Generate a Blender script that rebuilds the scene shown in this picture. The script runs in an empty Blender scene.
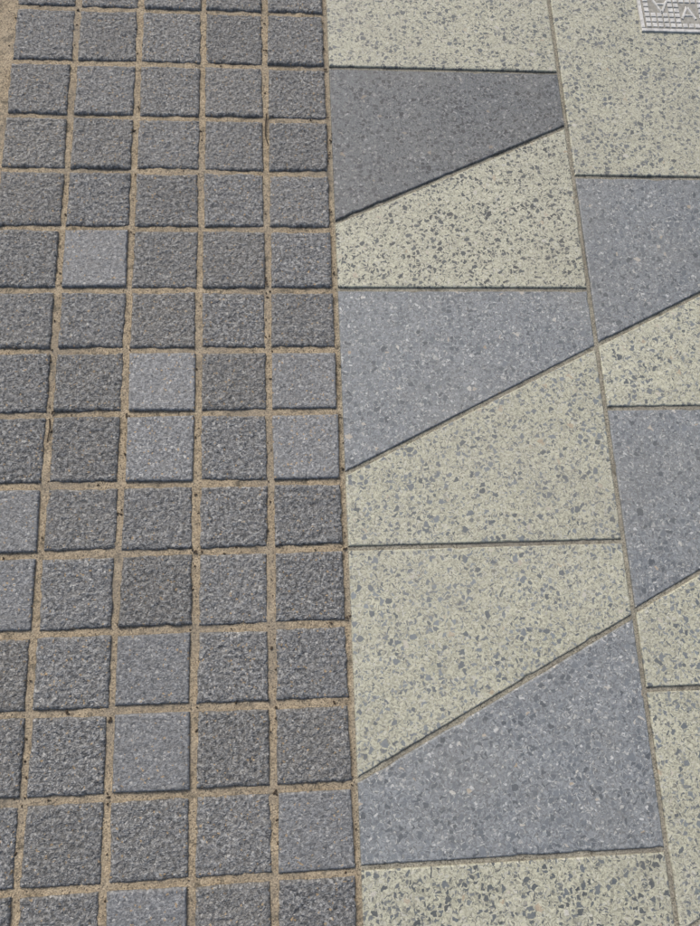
import bpy, math, random
from mathutils import Vector, Matrix, noise
random.seed(7)
R=random.random
def U(a,b): return a+(b-a)*R()
sc=bpy.context.scene

# ---------------------------------------------------------------- node helper
class NT:
    def __init__(s,name):
        s.m=bpy.data.materials.new(name); s.m.use_nodes=True
        s.t=s.m.node_tree; s.n=s.t.nodes; s.l=s.t.links
        s.n.clear()
        s.out=s.n.new('ShaderNodeOutputMaterial'); s.b=s.n.new('ShaderNodeBsdfPrincipled')
        s.l.new(s.b.outputs[0],s.out.inputs[0])
    def put(s,sock,v):
        if isinstance(v,bpy.types.NodeSocket): s.l.new(v,sock)
        elif isinstance(v,(tuple,list)) and len(v)==3 and sock.type=='RGBA': sock.default_value=(*v,1)
        else: sock.default_value=v
    def math(s,op,a,b=0.0,c=None,clamp=False):
        n=s.n.new('ShaderNodeMath'); n.operation=op; n.use_clamp=clamp
        s.put(n.inputs[0],a); s.put(n.inputs[1],b)
        if c is not None: s.put(n.inputs[2],c)
        return n.outputs[0]
    def vmath(s,op,a,b):
        n=s.n.new('ShaderNodeVectorMath'); n.operation=op
        s.put(n.inputs[0],a)
        if op=='SCALE': s.put(n.inputs[3],b)
        else: s.put(n.inputs[1],b)
        return n.outputs[0]
    def mix(s,f,a,b,mode='MIX'):
        n=s.n.new('ShaderNodeMix'); n.data_type='RGBA'; n.blend_type=mode
        s.put(n.inputs[0],f); s.put(n.inputs[6],a); s.put(n.inputs[7],b)
        return n.outputs[2]
    def ramp(s,v,a,b,c=0.0,d=1.0):
        n=s.n.new('ShaderNodeMapRange'); n.clamp=True
        s.put(n.inputs[0],v); s.put(n.inputs[1],a); s.put(n.inputs[2],b); s.put(n.inputs[3],c); s.put(n.inputs[4],d)
        return n.outputs[0]
    def noise(s,vec,scale,detail=3,rough=0.55,col=False):
        n=s.n.new('ShaderNodeTexNoise'); n.noise_dimensions='2D' if not col else '3D'; s.put(n.inputs['Vector'],vec)
        n.inputs['Scale'].default_value=scale; n.inputs['Detail'].default_value=detail; n.inputs['Roughness'].default_value=rough
        return n.outputs['Color' if col else 'Fac']
    def voro(s,vec,scale,feature='F1',rnd=1.0):
        n=s.n.new('ShaderNodeTexVoronoi'); n.feature=feature; n.voronoi_dimensions='2D'
        s.put(n.inputs['Vector'],vec); n.inputs['Scale'].default_value=scale; n.inputs['Randomness'].default_value=rnd
        return n
    def attr(s,name):
        n=s.n.new('ShaderNodeAttribute'); n.attribute_name=name
        x=s.n.new('ShaderNodeSeparateColor'); s.l.new(n.outputs['Color'],x.inputs[0])
        return x.outputs
    def sep(s,col):
        x=s.n.new('ShaderNodeSeparateColor'); s.put(x.inputs[0],col); return x.outputs
    def comb(s,a,b,c=0.0):
        n=s.n.new('ShaderNodeCombineXYZ'); s.put(n.inputs[0],a); s.put(n.inputs[1],b); s.put(n.inputs[2],c); return n.outputs[0]
    def pos(s):
        return s.n.new('ShaderNodeTexCoord').outputs['Object']
    def bump(s,h,dist,strength=1.0,prev=None):
        n=s.n.new('ShaderNodeBump'); s.put(n.inputs['Height'],h)
        n.inputs['Distance'].default_value=dist; n.inputs['Strength'].default_value=strength
        if prev is not None: s.l.new(prev,n.inputs['Normal'])
        return n.outputs[0]
    def fin(s,col,rough,nrm=None,spec=0.5,metal=0.0):
        s.put(s.b.inputs['Base Color'],col); s.put(s.b.inputs['Roughness'],rough)
        s.b.inputs['Specular IOR Level'].default_value=spec; s.b.inputs['Metallic'].default_value=metal
        if nrm is not None: s.l.new(nrm,s.b.inputs['Normal'])
        return s.m

def chips(m,vec,scale,lo,hi,tmin,tmax,soft=0.02):
    a=m.voro(vec,scale); e=m.voro(vec,scale,'DISTANCE_TO_EDGE')
    c=m.sep(a.outputs['Color'])
    t=m.ramp(c[1],0,1,tmin,tmax)
    edge=m.ramp(m.math('SUBTRACT',e.outputs['Distance'],t),0,soft)
    return m.math('MULTIPLY',m.math('LESS_THAN',c[0],lo),edge),m.math('MULTIPLY',m.math('GREATER_THAN',c[0],hi),edge),c,e.outputs['Distance']

# ---------------------------------------------------------------- terrazzo
def mat_terrazzo():
    m=NT('terrazzo'); p=m.pos(); pa=m.attr('pa'); pb=m.attr('pb')
    off=m.comb(m.math('MULTIPLY',pa[0],37.0),m.math('MULTIPLY',pa[1],53.0))
    v=m.vmath('ADD',p,off)
    w1=m.vmath('SCALE',m.vmath('SUBTRACT',m.noise(v,150,1,0.5,True),(0.5,0.5,0.5)),0.009)
    vw=m.vmath('ADD',v,w1)
    dark=pa[2]
    nb=m.noise(v,9,4,0.6)
    light_base=m.mix(nb,(0.395,0.388,0.290),(0.490,0.482,0.375))
    dark_base=m.mix(nb,(0.198,0.212,0.219),(0.246,0.262,0.269))
    base=m.mix(dark,light_base,dark_base)
    g=m.sep(m.voro(vw,560).outputs['Color'])
    base=m.mix(1.0,base,m.mix(g[0],(0.68,0.68,0.68),(1.30,1.29,1.26)),'MULTIPLY')
    base=m.mix(m.math('MULTIPLY',m.math('GREATER_THAN',g[1],0.93),0.45),base,(0.62,0.60,0.53))
    base=m.mix(m.math('MULTIPLY',m.math('LESS_THAN',g[2],0.09),0.6),base,(0.11,0.11,0.105))
    chipcol_l=m.mix(pb[1],(0.055,0.062,0.066),(0.165,0.185,0.198))
    chipcol_d=m.mix(pb[1],(0.070,0.075,0.080),(0.130,0.144,0.157))
    chipcol=m.mix(dark,chipcol_l,chipcol_d)
    m1,m3,c1,_=chips(m,vw,122,0.45,0.975,0.10,0.36,0.04)
    m2,m4,c2,_=chips(m,m.vmath('ADD',vw,(3.1,1.7,0)),225,0.30,0.89,0.07,0.29,0.06)
    cc1=m.mix(1.0,chipcol,m.mix(c1[2],(0.65,0.65,0.65),(1.5,1.5,1.47)),'MULTIPLY')
    cc2=m.mix(1.0,chipcol,m.mix(c2[2],(0.65,0.65,0.66),(1.6,1.58,1.55)),'MULTIPLY')
    col=m.mix(m.math('MULTIPLY',m2,0.8),base,cc2)
    col=m.mix(m.math('MULTIPLY',m4,m.ramp(dark,0,1,0.35,0.75)),col,m.mix(c2[2],(0.38,0.37,0.34),(0.62,0.62,0.60)))
    col=m.mix(m.math('MULTIPLY',m1,0.92),col,cc1)
    col=m.mix(m.math('MULTIPLY',m3,0.75),col,m.mix(c1[2],(0.40,0.31,0.20),(0.60,0.58,0.52)))
    col=m.mix(1.0,col,m.mix(pb[0],(0.52,0.52,0.52),(1.38,1.38,1.38)),'MULTIPLY')
    col=m.mix(m.ramp(m.noise(p,5,5,0.65),0.42,0.75,0,0.2),col,(0.27,0.257,0.215))
    col=m.mix(m.ramp(m.noise(p,24,4,0.7),0.60,0.8,0,0.18),col,(0.12,0.11,0.09))
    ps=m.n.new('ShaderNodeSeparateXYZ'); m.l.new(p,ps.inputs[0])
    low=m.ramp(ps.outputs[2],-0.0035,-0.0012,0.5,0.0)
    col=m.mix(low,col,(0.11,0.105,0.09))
    h=m.math('ADD',m.noise(v,650,1,0.6),m.math('MULTIPLY',g[0],0.6))
    nrm=m.bump(h,0.0008,0.8)
    rough=m.ramp(nb,0.3,0.7,0.38,0.52)
    rough=m.math('SUBTRACT',rough,m.math('MULTIPLY',m1,0.1))
    return m.fin(col,rough,nrm,0.5)

# ---------------------------------------------------------------- sett stone
def mat_sett():
    m=NT('granite_sett'); p=m.pos(); pa=m.attr('pa'); pb=m.attr('pb')
    off=m.comb(m.math('MULTIPLY',pa[0],37.0),m.math('MULTIPLY',pa[1],53.0))
    v=m.vmath('ADD',p,off); rgh=pa[2]
    w=m.vmath('SCALE',m.vmath('SUBTRACT',m.noise(v,220,1,0.5,True),(0.5,0.5,0.5)),0.005)
    vw=m.vmath('ADD',v,w)
    n1=m.noise(v,190,3,0.68); n2=m.noise(v,45,4,0.6)
    rc=m.mix(m.ramp(n1,0.36,0.64),(0.100,0.100,0.097),(0.315,0.314,0.304))
    scol=m.mix(m.ramp(n1,0.3,0.7),(0.158,0.164,0.168),(0.238,0.245,0.250))
    base=m.mix(rgh,scol,rc)
    g=m.sep(m.voro(vw,520).outputs['Color'])
    base=m.mix(1.0,base,m.mix(g[0],(0.64,0.64,0.64),(1.34,1.34,1.33)),'MULTIPLY')
    b,a,ca,ed=chips(m,vw,270,0.14,0.88,0.05,0.26,0.06)
    base=m.mix(m.math('MULTIPLY',a,m.ramp(rgh,0,1,0.5,0.55)),base,m.mix(ca[2],(0.38,0.38,0.36),(0.66,0.65,0.61)))
    base=m.mix(m.math('MULTIPLY',b,m.ramp(rgh,0,1,0.45,0.65)),base,(0.05,0.051,0.053))
    base=m.mix(m.math('MULTIPLY',m.math('GREATER_THAN',g[1],0.98),0.8),base,(0.42,0.30,0.16))
    base=m.mix(m.math('MULTIPLY',pb[1],0.17),base,(0.27,0.245,0.195))
    base=m.mix(m.ramp(n2,0.5,0.75,0,0.18),base,(0.27,0.255,0.22))
    base=m.mix(1.0,base,m.mix(pb[0],(0.80,0.80,0.80),(1.20,1.20,1.20)),'MULTIPLY')
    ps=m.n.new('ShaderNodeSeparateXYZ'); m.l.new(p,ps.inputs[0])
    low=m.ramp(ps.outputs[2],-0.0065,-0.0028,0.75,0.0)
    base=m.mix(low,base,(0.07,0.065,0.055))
    h=m.math('ADD',n1,m.math('MULTIPLY',m.math('MINIMUM',ed,0.25),0.55))
    h=m.math('ADD',h,m.math('MULTIPLY',g[0],0.08))
    hh=m.math('MULTIPLY',h,m.ramp(rgh,0,1,0.10,1.0))
    nrm=m.bump(hh,0.0060,1.0)
    return m.fin(base,m.ramp(n1,0.3,0.7,0.62,0.40),nrm,0.5)

# ---------------------------------------------------------------- joint sand
def mat_sand():
    m=NT('joint_sand'); p=m.pos()
    n=m.n.new('ShaderNodeSeparateXYZ'); m.l.new(p,n.inputs[0])
    slab=m.ramp(n.outputs[0],0.084,0.092)
    n30=m.noise(p,30,5,0.7)
    a=m.mix(n30,(0.305,0.245,0.165),(0.47,0.40,0.295))
    b=m.mix(n30,(0.22,0.208,0.17),(0.42,0.40,0.325))
    base=m.mix(slab,a,b)
    g=m.sep(m.voro(p,650).outputs['Color'])
    base=m.mix(1.0,base,m.mix(g[0],(0.65,0.64,0.62),(1.35,1.33,1.28)),'MULTIPLY')
    base=m.mix(m.math('MULTIPLY',m.math('LESS_THAN',g[1],0.08),0.7),base,(0.06,0.055,0.045))
    base=m.mix(m.ramp(m.noise(p,55,4,0.75),0.55,0.70,0,0.75),base,(0.085,0.078,0.06))
    base=m.mix(m.ramp(m.noise(p,7,4,0.6),0.45,0.7,0,0.45),base,(0.24,0.22,0.185))
    nrm=m.bump(m.math('ADD',m.noise(p,420,3,0.7),m.math('MULTIPLY',g[0],0.4)),0.0018,0.9)
    return m.fin(base,0.9,nrm,0.2)

def mat_simple(name,c1,c2,scale,rough=0.8,metal=0.0,b=0.001):
    m=NT(name); p=m.pos(); n=m.noise(p,scale,5,0.65)
    g=m.sep(m.voro(p,scale*4).outputs['Color'])
    col=m.mix(n,c1,c2); col=m.mix(1.0,col,m.mix(g[0],(0.8,0.8,0.8),(1.2,1.2,1.2)),'MULTIPLY')
    return m.fin(col,rough,m.bump(m.noise(p,scale*3,4,0.6),b,0.6),0.4,metal)

MT=mat_terrazzo(); MS=mat_sett(); MJ=mat_sand()

def make(name,verts,faces,mat,attrs=None,smooth=False):
    me=bpy.data.meshes.new(name); me.from_pydata(verts,[],faces); me.update()
    if attrs:
        for an,vals in attrs.items():
            at=me.color_attributes.new(an,'FLOAT_COLOR','POINT')
            flat=[]
            for x in vals: flat.extend((x[0],x[1],x[2],1.0))
            at.data.foreach_set('color',flat)
    if smooth: me.polygons.foreach_set('use_smooth',[True]*len(me.polygons))
    me.materials.append(mat)
    o=bpy.data.objects.new(name,me); sc.collection.objects.link(o); return o

# ---------------------------------------------------------------- setts
XJ=[-0.444,-0.338,-0.232,-0.125,-0.020,0.085]
YJ=[1.147,1.033,0.925,0.822,0.716,0.608,0.507,0.406,0.298,0.200,0.093,-0.010,-0.116,-0.220]
y=YJ[-1]
while y>-1.3: y-=0.1055+U(-.002,.002); YJ.append(y)
up=[]; y=YJ[0]
while y<3.0: y+=0.1055+U(-.002,.002); up.insert(0,y)
NUP=len(up); YJ=up+YJ
SMOOTH={(6,2),(7,2),(6,4),(7,4),(8,0),(9,0),(10,2),(11,2),(12,4),(4,1)}
TONE={(6,2):0.50,(7,2):0.55,(6,4):0.40,(7,4):0.42,(10,2):0.2,(11,2):0.12,(8,0):0.22,(9,0):0.3,(4,1):0.15,(12,4):0.22}
V=[];F=[];PA=[];PB=[]
for i in range(len(YJ)-1):
    r=i-NUP
    for c in range(5):
        x0,x1=XJ[c],XJ[c+1]; yt,yb=YJ[i],YJ[i+1]
        g=0.0054
        gr=0.0038 if c==4 else g
        j=lambda: U(-0.0014,0.0014)
        q=[(x0+g+j(),yb+g+j()),(x1-gr+j(),yb+g+j()),(x1-gr+j(),yt-g+j()),(x0+g+j(),yt-g+j())]
        sm=(r,c) in SMOOTH or ((r<0 or r>12) and R()<0.12)
        tone=TONE.get((r,c),U(0.32,0.75)); warm=U(0,0.9) if not sm else U(0,0.3)
        if r<3: warm=U(0.3,1.0)
        if sm and (r,c) not in TONE: tone=0.2
        fine=-2<=r<=13
        N=48 if fine else 10
        amp=0.0004 if sm else 0.0019
        z0=U(-0.0012,0.0012); tx=U(-.012,.012); ty=U(-.012,.012); s=(U(0,90),U(0,90))
        pa=(R(),R(),U(0.12,0.4) if sm else U(0.7,1.0)); pb=(tone,warm,R())
        base=len(V)
        for a in range(N+1):
            for b in range(N+1):
                u=b/N; w=a/N
                px=(1-u)*(1-w)*q[0][0]+u*(1-w)*q[1][0]+u*w*q[2][0]+(1-u)*w*q[3][0]
                py=(1-u)*(1-w)*q[0][1]+u*(1-w)*q[1][1]+u*w*q[2][1]+(1-u)*w*q[3][1]
                ed=min(u,1-u,w,1-w)*0.095
                P=Vector((px*1+s[0],py+s[1],0))
                h=z0+(u-.5)*tx*0.095+(w-.5)*ty*0.095
                h+=amp*(noise.noise(P*90)*0.9+noise.noise(P*230)*0.9+noise.noise(P*33)*0.6)
                rim=(0.0045 if not sm else 0.0025)*(1+0.6*noise.noise(P*50))
                if ed<rim:
                    t=1-ed/rim; h-=(0.0026 if not sm else 0.0013)*t*t
                if ed<0.004:
                    k=noise.noise_vector(P*60)*(0.0017 if not sm else 0.0007)*(1-ed/0.004); px+=k.x; py+=k.y
                V.append((px,py,h)); PA.append(pa); PB.append(pb)
        for a in range(N):
            for b in range(N):
                k=base+a*(N+1)+b; F.append((k,k+1,k+N+2,k+N+1))
        ring=[base+b for b in range(N+1)]+[base+a*(N+1)+N for a in range(1,N+1)]+[base+N*(N+1)+b for b in range(N-1,-1,-1)]+[base+a*(N+1) for a in range(N-1,0,-1)]
        nb=len(V)
        for k in ring:
            x,yy,z=V[k]; V.append((x,yy,-0.03)); PA.append(pa); PB.append(pb)
        L=len(ring)
        for k in range(L):
            k2=(k+1)%L; F.append((ring[k2],ring[k],nb+k,nb+k2))
make('granite_sett_paving',V,F,MS,{'pa':PA,'pb':PB},True)

# ---------------------------------------------------------------- slabs
def inset(poly,d):
    n=len(poly); out=[]
    for i in range(n):
        a=Vector(poly[i-1]);b=Vector(poly[i]);c=Vector(poly[(i+1)%n])
        e1=(b-a).normalized(); e2=(c-b).normalized()
        n1=Vector((-e1.y,e1.x)); n2=Vector((-e2.y,e2.x))
        k=(n1+n2); k=k/(1+n1.dot(n2)); out.append(tuple(b+k*d))
    return out
SV=[];SF=[];SA=[];SB=[]
def slab(poly,dark,tone,chip,gap=0.0032):
    a=sum(poly[i-1][0]*poly[i][1]-poly[i][0]*poly[i-1][1] for i in range(len(poly)))
    if a<0: poly=poly[::-1]
    outer=inset(poly,gap)
    pts=[]
    for i in range(len(outer)):
        p=Vector(outer[i]);q=Vector(outer[(i+1)%len(outer)])
        n=max(1,int((q-p).length/0.005))
        e=(q-p).normalized(); nn=Vector((-e.y,e.x))
        for k in range(n):
            t=k/n; s=p.lerp(q,t)
            wob=noise.noise(Vector((s.x*160,s.y*160,i*3.3)))*0.0004
            chipd=0.0
            cz=noise.noise(Vector((s.x*45,s.y*45,i*7.7+9)))
            if cz>0.38: chipd=(cz-0.38)*0.009
            pts.append((s,nn,wob+chipd,k==0))
    z=U(-0.0005,0.0005); tx=U(-.0015,.0015); ty=U(-.0015,.0015)
    cx=sum(p[0] for p in poly)/len(poly); cy=sum(p[1] for p in poly)/len(poly)
    zf=lambda x,y:z+(x-cx)*tx+(y-cy)*ty
    pa=(R(),R(),float(dark)); pb=(tone,chip,R())
    L=len(pts); b0=len(SV)
    for lvl in range(4):
        for s,nn,wb,corner in pts:
            d={0:wb*0.3,1:wb*0.6,2:0.0008+wb,3:0.0020+wb}[lvl]
            if corner:
                dr=(Vector((cx,cy))-s).normalized(); s2=s+dr*d*1.4
            else: s2=s+nn*d
            zz={0:-0.03,1:zf(s.x,s.y)-0.0020,2:zf(s.x,s.y)-0.0006,3:zf(s.x,s.y)}[lvl]
            SV.append((s2.x,s2.y,zz)); SA.append(pa); SB.append(pb)
    for lvl in range(3):
        for k in range(L):
            k2=(k+1)%L; o=b0+lvl*L
            SF.append((o+k,o+k2,o+L+k2,o+L+k))
    SF.append(tuple(b0+3*L+k for k in range(L)))
def module(x0,x1,yt,yb,yl,yr,du,dl,tu,tl,cu,cl):
    slab([(x0,yl),(x1,yr),(x1,yt),(x0,yt)],du,tu,cu)
    slab([(x0,yb),(x1,yb),(x1,yr),(x0,yl)],dl,tl,cl)
A0,A1,A2,A3=0.0865,0.4955,0.9045,1.3135
slab([(A0,1.0335),(A1,1.0335),(A1,1.447),(A0,1.447)],0,0.42,0.30)
module(A0,A1,1.0335,0.609,0.727,0.922,1,0,0.08,0.48,0.0,0.0)
module(A0,A1,0.609,0.198,0.307,0.509,1,0,0.52,0.48,0.8,0.75)
module(A0,A1,0.198,-0.215,-0.112,0.090,0,1,0.50,0.58,0.9,0.8)
slab([(A1,0.821),(A2,0.821),(A2,1.236),(A1,1.236)],0,0.44,0.45)
module(A1,A2,0.821,0.405,0.511,0.711,1,0,0.46,0.54,0.7,0.6)
module(A1,A2,0.405,-0.012,0.096,0.297,1,0,0.53,0.5,0.85,0.85)
rnd=lambda:(U(.35,.65),U(.35,.65),U(.1,.8),U(.1,.8))
yt=-0.215
while yt>-1.3:
    module(A0,A1,yt,yt-0.413,yt-0.305,yt-0.108,0,1,0.48,0.5,0.4,0.5); yt-=0.413
yt=-0.012
while yt>-1.3:
    module(A1,A2,yt,yt-0.413,yt-0.305,yt-0.108,0,1,0.50,0.5,0.7,0.5); yt-=0.413
yt=1.447
while yt<3.0:
    module(A0,A1,yt+0.413,yt,yt+0.108,yt+0.305,1,0,*rnd()); yt+=0.413
yt=1.236
while yt<3.0:
    module(A1,A2,yt+0.413,yt,yt+0.108,yt+0.305,1,0,*rnd()); yt+=0.413
for c in range(3):
    x0=A2+c*0.409; yt=3.1-(0.2 if c%2 else 0)
    while yt>-1.3:
        d=R()<0.6
        module(x0,x0+0.409,yt,yt-0.413,yt-0.305,yt-0.108,int(d),int(not d),*rnd()); yt-=0.413
make('terrazzo_slab_paving',SV,SF,MT,{'pa':SA,'pb':SB})

# ---------------------------------------------------------------- jointing sand
def rng(a,b,st):
    o=[];x=a
    while x<b-1e-9: o.append(x); x+=st
    return o
xs=rng(-0.75,-0.48,0.02)+rng(-0.48,0.10,0.0035)+rng(0.10,0.86,0.006)+rng(0.86,2.16,0.05)+[2.16]
ys=rng(-1.5,-0.4,0.05)+rng(-0.4,1.35,0.0035)+rng(1.35,3.1,0.05)+[3.1]
V=[];F=[]
for yy in ys:
    for xx in xs:
        P=Vector((xx,yy,0))
        if xx<0.09:
            z=-0.0046+noise.noise(P*60)*0.0014+noise.noise(P*14)*0.0016+noise.noise(P*170)*0.0008
        else:
            z=-0.0034+noise.noise(P*60)*0.0009+noise.noise(P*9)*0.0010+noise.noise(P*170)*0.0005
        if abs(xx-0.086)<0.004: z-=0.0018
        V.append((xx,yy,z))
W_=len(xs)
for a in range(len(ys)-1):
    for b in range(W_-1):
        k=a*W_+b; F.append((k,k+1,k+W_+1,k+W_))
make('jointing_sand',V,F,MJ,None,True)

# ---------------------------------------------------------------- surrounding ground
MG=mat_simple('asphalt',(0.05,0.05,0.05),(0.09,0.088,0.082),60,0.9)
S=60
make('ground',[(-S,-S,-0.02),(S,-S,-0.02),(S,S,-0.02),(-S,S,-0.02)],[(0,1,2,3)],MG)

# ---------------------------------------------------------------- access cover
MC=mat_simple('cover_metal',(0.42,0.415,0.39),(0.58,0.57,0.53),45,0.55,0.0,0.0006)
MCd=mat_simple('cover_recess',(0.22,0.21,0.18),(0.34,0.33,0.29),60,0.8,0.0,0.0006)
V=[];F=[]
def box(x0,y0,x1,y1,z0,z1,ch=0.0008):
    b=len(V)
    V.extend([(x0,y0,z0),(x1,y0,z0),(x1,y1,z0),(x0,y1,z0),(x0+ch*.2,y0+ch*.2,z1-ch),(x1-ch*.2,y0+ch*.2,z1-ch),(x1-ch*.2,y1-ch*.2,z1-ch),(x0+ch*.2,y1-ch*.2,z1-ch),
      (x0+ch,y0+ch,z1),(x1-ch,y0+ch,z1),(x1-ch,y1-ch,z1),(x0+ch,y1-ch,z1)])
    for l in (0,4):
        for k in range(4):
            k2=(k+1)%4; F.append((b+l+k,b+l+k2,b+l+4+k2,b+l+4+k))
    F.append((b+8,b+9,b+10,b+11))
def bar(p,q,w,z0,z1):
    p=Vector(p);q=Vector(q);e=(q-p).normalized();n=Vector((-e.y,e.x))*w/2
    b=len(V)
    for z,s in ((z0,1.25),(z1,0.8)):
        for a in (p-n*s,q-n*s,q+n*s,p+n*s): V.append((a.x,a.y,z))
    for k in range(4):
        k2=(k+1)%4; F.append((b+k,b+k2,b+4+k2,b+4+k))
    F.append((b+4,b+5,b+6,b+7))
cx0,cy0,cw=0.660,1.128,0.30
fw=0.007
box(cx0+fw+0.0015,cy0+fw+0.0015,cx0+cw-fw-0.0015,cy0+cw-fw-0.0015,-0.01,0.0012)
NP=len(F)
box(cx0,cy0,cx0+cw,cy0+fw,-0.01,0.0035); box(cx0,cy0+cw-fw,cx0+cw,cy0+cw,-0.01,0.0035)
box(cx0,cy0+fw+.0001,cx0+fw,cy0+cw-fw-.0001,-0.01,0.0035); box(cx0+cw-fw,cy0+fw+.0001,cx0+cw,cy0+cw-fw-.0001,-0.01,0.0035)
st=0.0115; n=int((cw-2*fw-0.006)/st)
tri=[(cx0+0.044,cy0+0.058,-1),(cx0+0.094,cy0+0.045,1),(cx0+0.155,cy0+0.045,1)]
for a in range(n):
    for b in range(n):
        x=cx0+fw+0.004+a*st; yy=cy0+fw+0.004+b*st
        if any(abs(x+st/2-lx)<0.018 and abs(yy+st/2-ly)<0.018 for lx,ly,_ in tri): continue
        box(x,yy,x+st-0.0025,yy+st-0.0025,0.0011,0.0028,0.0005)
for lx,ly,sg in tri:
    h=0.014*sg
    bar((lx-0.013,ly-h),(lx,ly+h),0.004,0.0011,0.0030); bar((lx+0.013,ly-h),(lx,ly+h),0.004,0.0011,0.0030)
    bar((lx-0.008,ly-h*0.4),(lx+0.008,ly-h*0.4),0.0035,0.0011,0.0029)
co_=make('access_cover',V,F,MC); co_.data.materials.append(MCd)
for k in range(NP): co_.data.polygons[k].material_index=1

# ---------------------------------------------------------------- litter in the joints
MLm=mat_simple('dry_debris',(0.02,0.016,0.012),(0.09,0.065,0.04),300,0.8)
V=[];F=[]
import bmesh
bm=bmesh.new(); bmesh.ops.create_icosphere(bm,subdivisions=1,radius=1.0)
iv=[v.co.copy() for v in bm.verts]; itf=[tuple(v.index for v in f.verts) for f in bm.faces]; bm.free()
def crumb(x,y,z,sx,sy,sz,ang):
    b=len(V); c,s=math.cos(ang),math.sin(ang)
    for v in iv:
        k=1+U(-.3,.3); X=v.x*sx*k; Y=v.y*sy*k
        V.append((x+X*c-Y*s,y+X*s+Y*c,z+v.z*sz*k))
    for f in itf: F.append(tuple(b+k for k in f))
for k in range(360):
    if R()<0.5: x=random.choice(XJ)+U(-.005,.005); yy=U(-0.4,1.4)
    else: x=U(-0.44,0.086); yy=random.choice(YJ)+U(-.005,.005)
    s=U(0.0006,0.0018); crumb(x,yy,-0.0034,s*U(1,2.2),s,s*0.8,U(0,6.3))
for x,yy in [(0.084,0.86),(-0.022,0.62),(-0.024,0.63),(-0.02,1.07),(0.083,0.75),(-0.335,0.408),(-0.226,0.403),(-0.232,-0.02),(-0.33,-0.02),(0.083,0.40),(-0.127,0.20),(0.10,0.615),(0.086,0.10),(-0.02,-0.12)]:
    for q in range(3): crumb(x+U(-.003,.003),yy+U(-.003,.003),-0.0022,U(.0015,.0035),U(.001,.002),.001,U(0,6))
make('plant_debris',V,F,MLm)
V=[];F=[]
def twig(pts,r):
    b=len(V); n=6
    for i,p in enumerate(pts):
        p=Vector(p); q=Vector(pts[min(i+1,len(pts)-1)]); o=Vector(pts[max(i-1,0)]); e=(q-o).normalized()
        s=e.cross(Vector((0,0,1))).normalized(); rr=r*(1-0.5*i/len(pts))
        for k in range(n):
            a=k/n*2*math.pi; t=p+s*math.cos(a)*rr+Vector((0,0,1))*math.sin(a)*rr; V.append(tuple(t))
    for i in range(len(pts)-1):
        for k in range(n):
            k2=(k+1)%n; F.append((b+i*n+k,b+i*n+k2,b+(i+1)*n+k2,b+(i+1)*n+k))
twig([(-0.018,0.935,0.000),(-0.020,0.915,-0.001),(-0.021,0.895,-0.001),(-0.017,0.878,-0.002)],0.0013)
twig([(-0.338,0.40,-0.003),(-0.336,0.385,-0.002),(-0.339,0.365,-0.003)],0.0011)
make('twig',V,F,MLm)

# ---------------------------------------------------------------- light
w=bpy.data.worlds.new('World'); sc.world=w; w.use_nodes=True
nt=w.node_tree; bg=nt.nodes['Background']
sky=nt.nodes.new('ShaderNodeTexSky'); sky.sky_type='NISHITA'; sky.sun_disc=False
el=math.radians(48); az=math.radians(-28)
sky.sun_elevation=el; sky.sun_rotation=az
sky.dust_density=4.5; sky.air_density=1.0; sky.ozone_density=0.9
nt.links.new(sky.outputs[0],bg.inputs[0]); bg.inputs[1].default_value=0.15
sd=bpy.data.lights.new('sun','SUN'); sd.energy=1.8; sd.angle=math.radians(20); sd.color=(1,0.98,0.935)
so=bpy.data.objects.new('sun',sd); sc.collection.objects.link(so)
D=Vector((math.sin(az)*math.cos(el),math.cos(az)*math.cos(el),math.sin(el)))
so.rotation_euler=D.to_track_quat('Z','Y').to_euler()

# ---------------------------------------------------------------- camera
f=790.0
ex=Vector((9400,165,-790)).normalized(); ey=Vector((-114,2713,-790)).normalized()
ey=(ey-ex*ey.dot(ex)).normalized(); ez=ex.cross(ey)
M=Matrix((ex,ey,ez))
cd=bpy.data.cameras.new('camera'); co=bpy.data.objects.new('camera',cd); sc.collection.objects.link(co)
cd.sensor_fit='VERTICAL'; cd.sensor_height=24; cd.lens=24*f/926; cd.clip_start=0.02; cd.clip_end=500
co.matrix_world=Matrix.Translation((0,0,1.11))@M.to_4x4()
sc.camera=co
sc.view_settings.view_transform='Standard'; sc.view_settings.look='None'; sc.view_settings.exposure=0
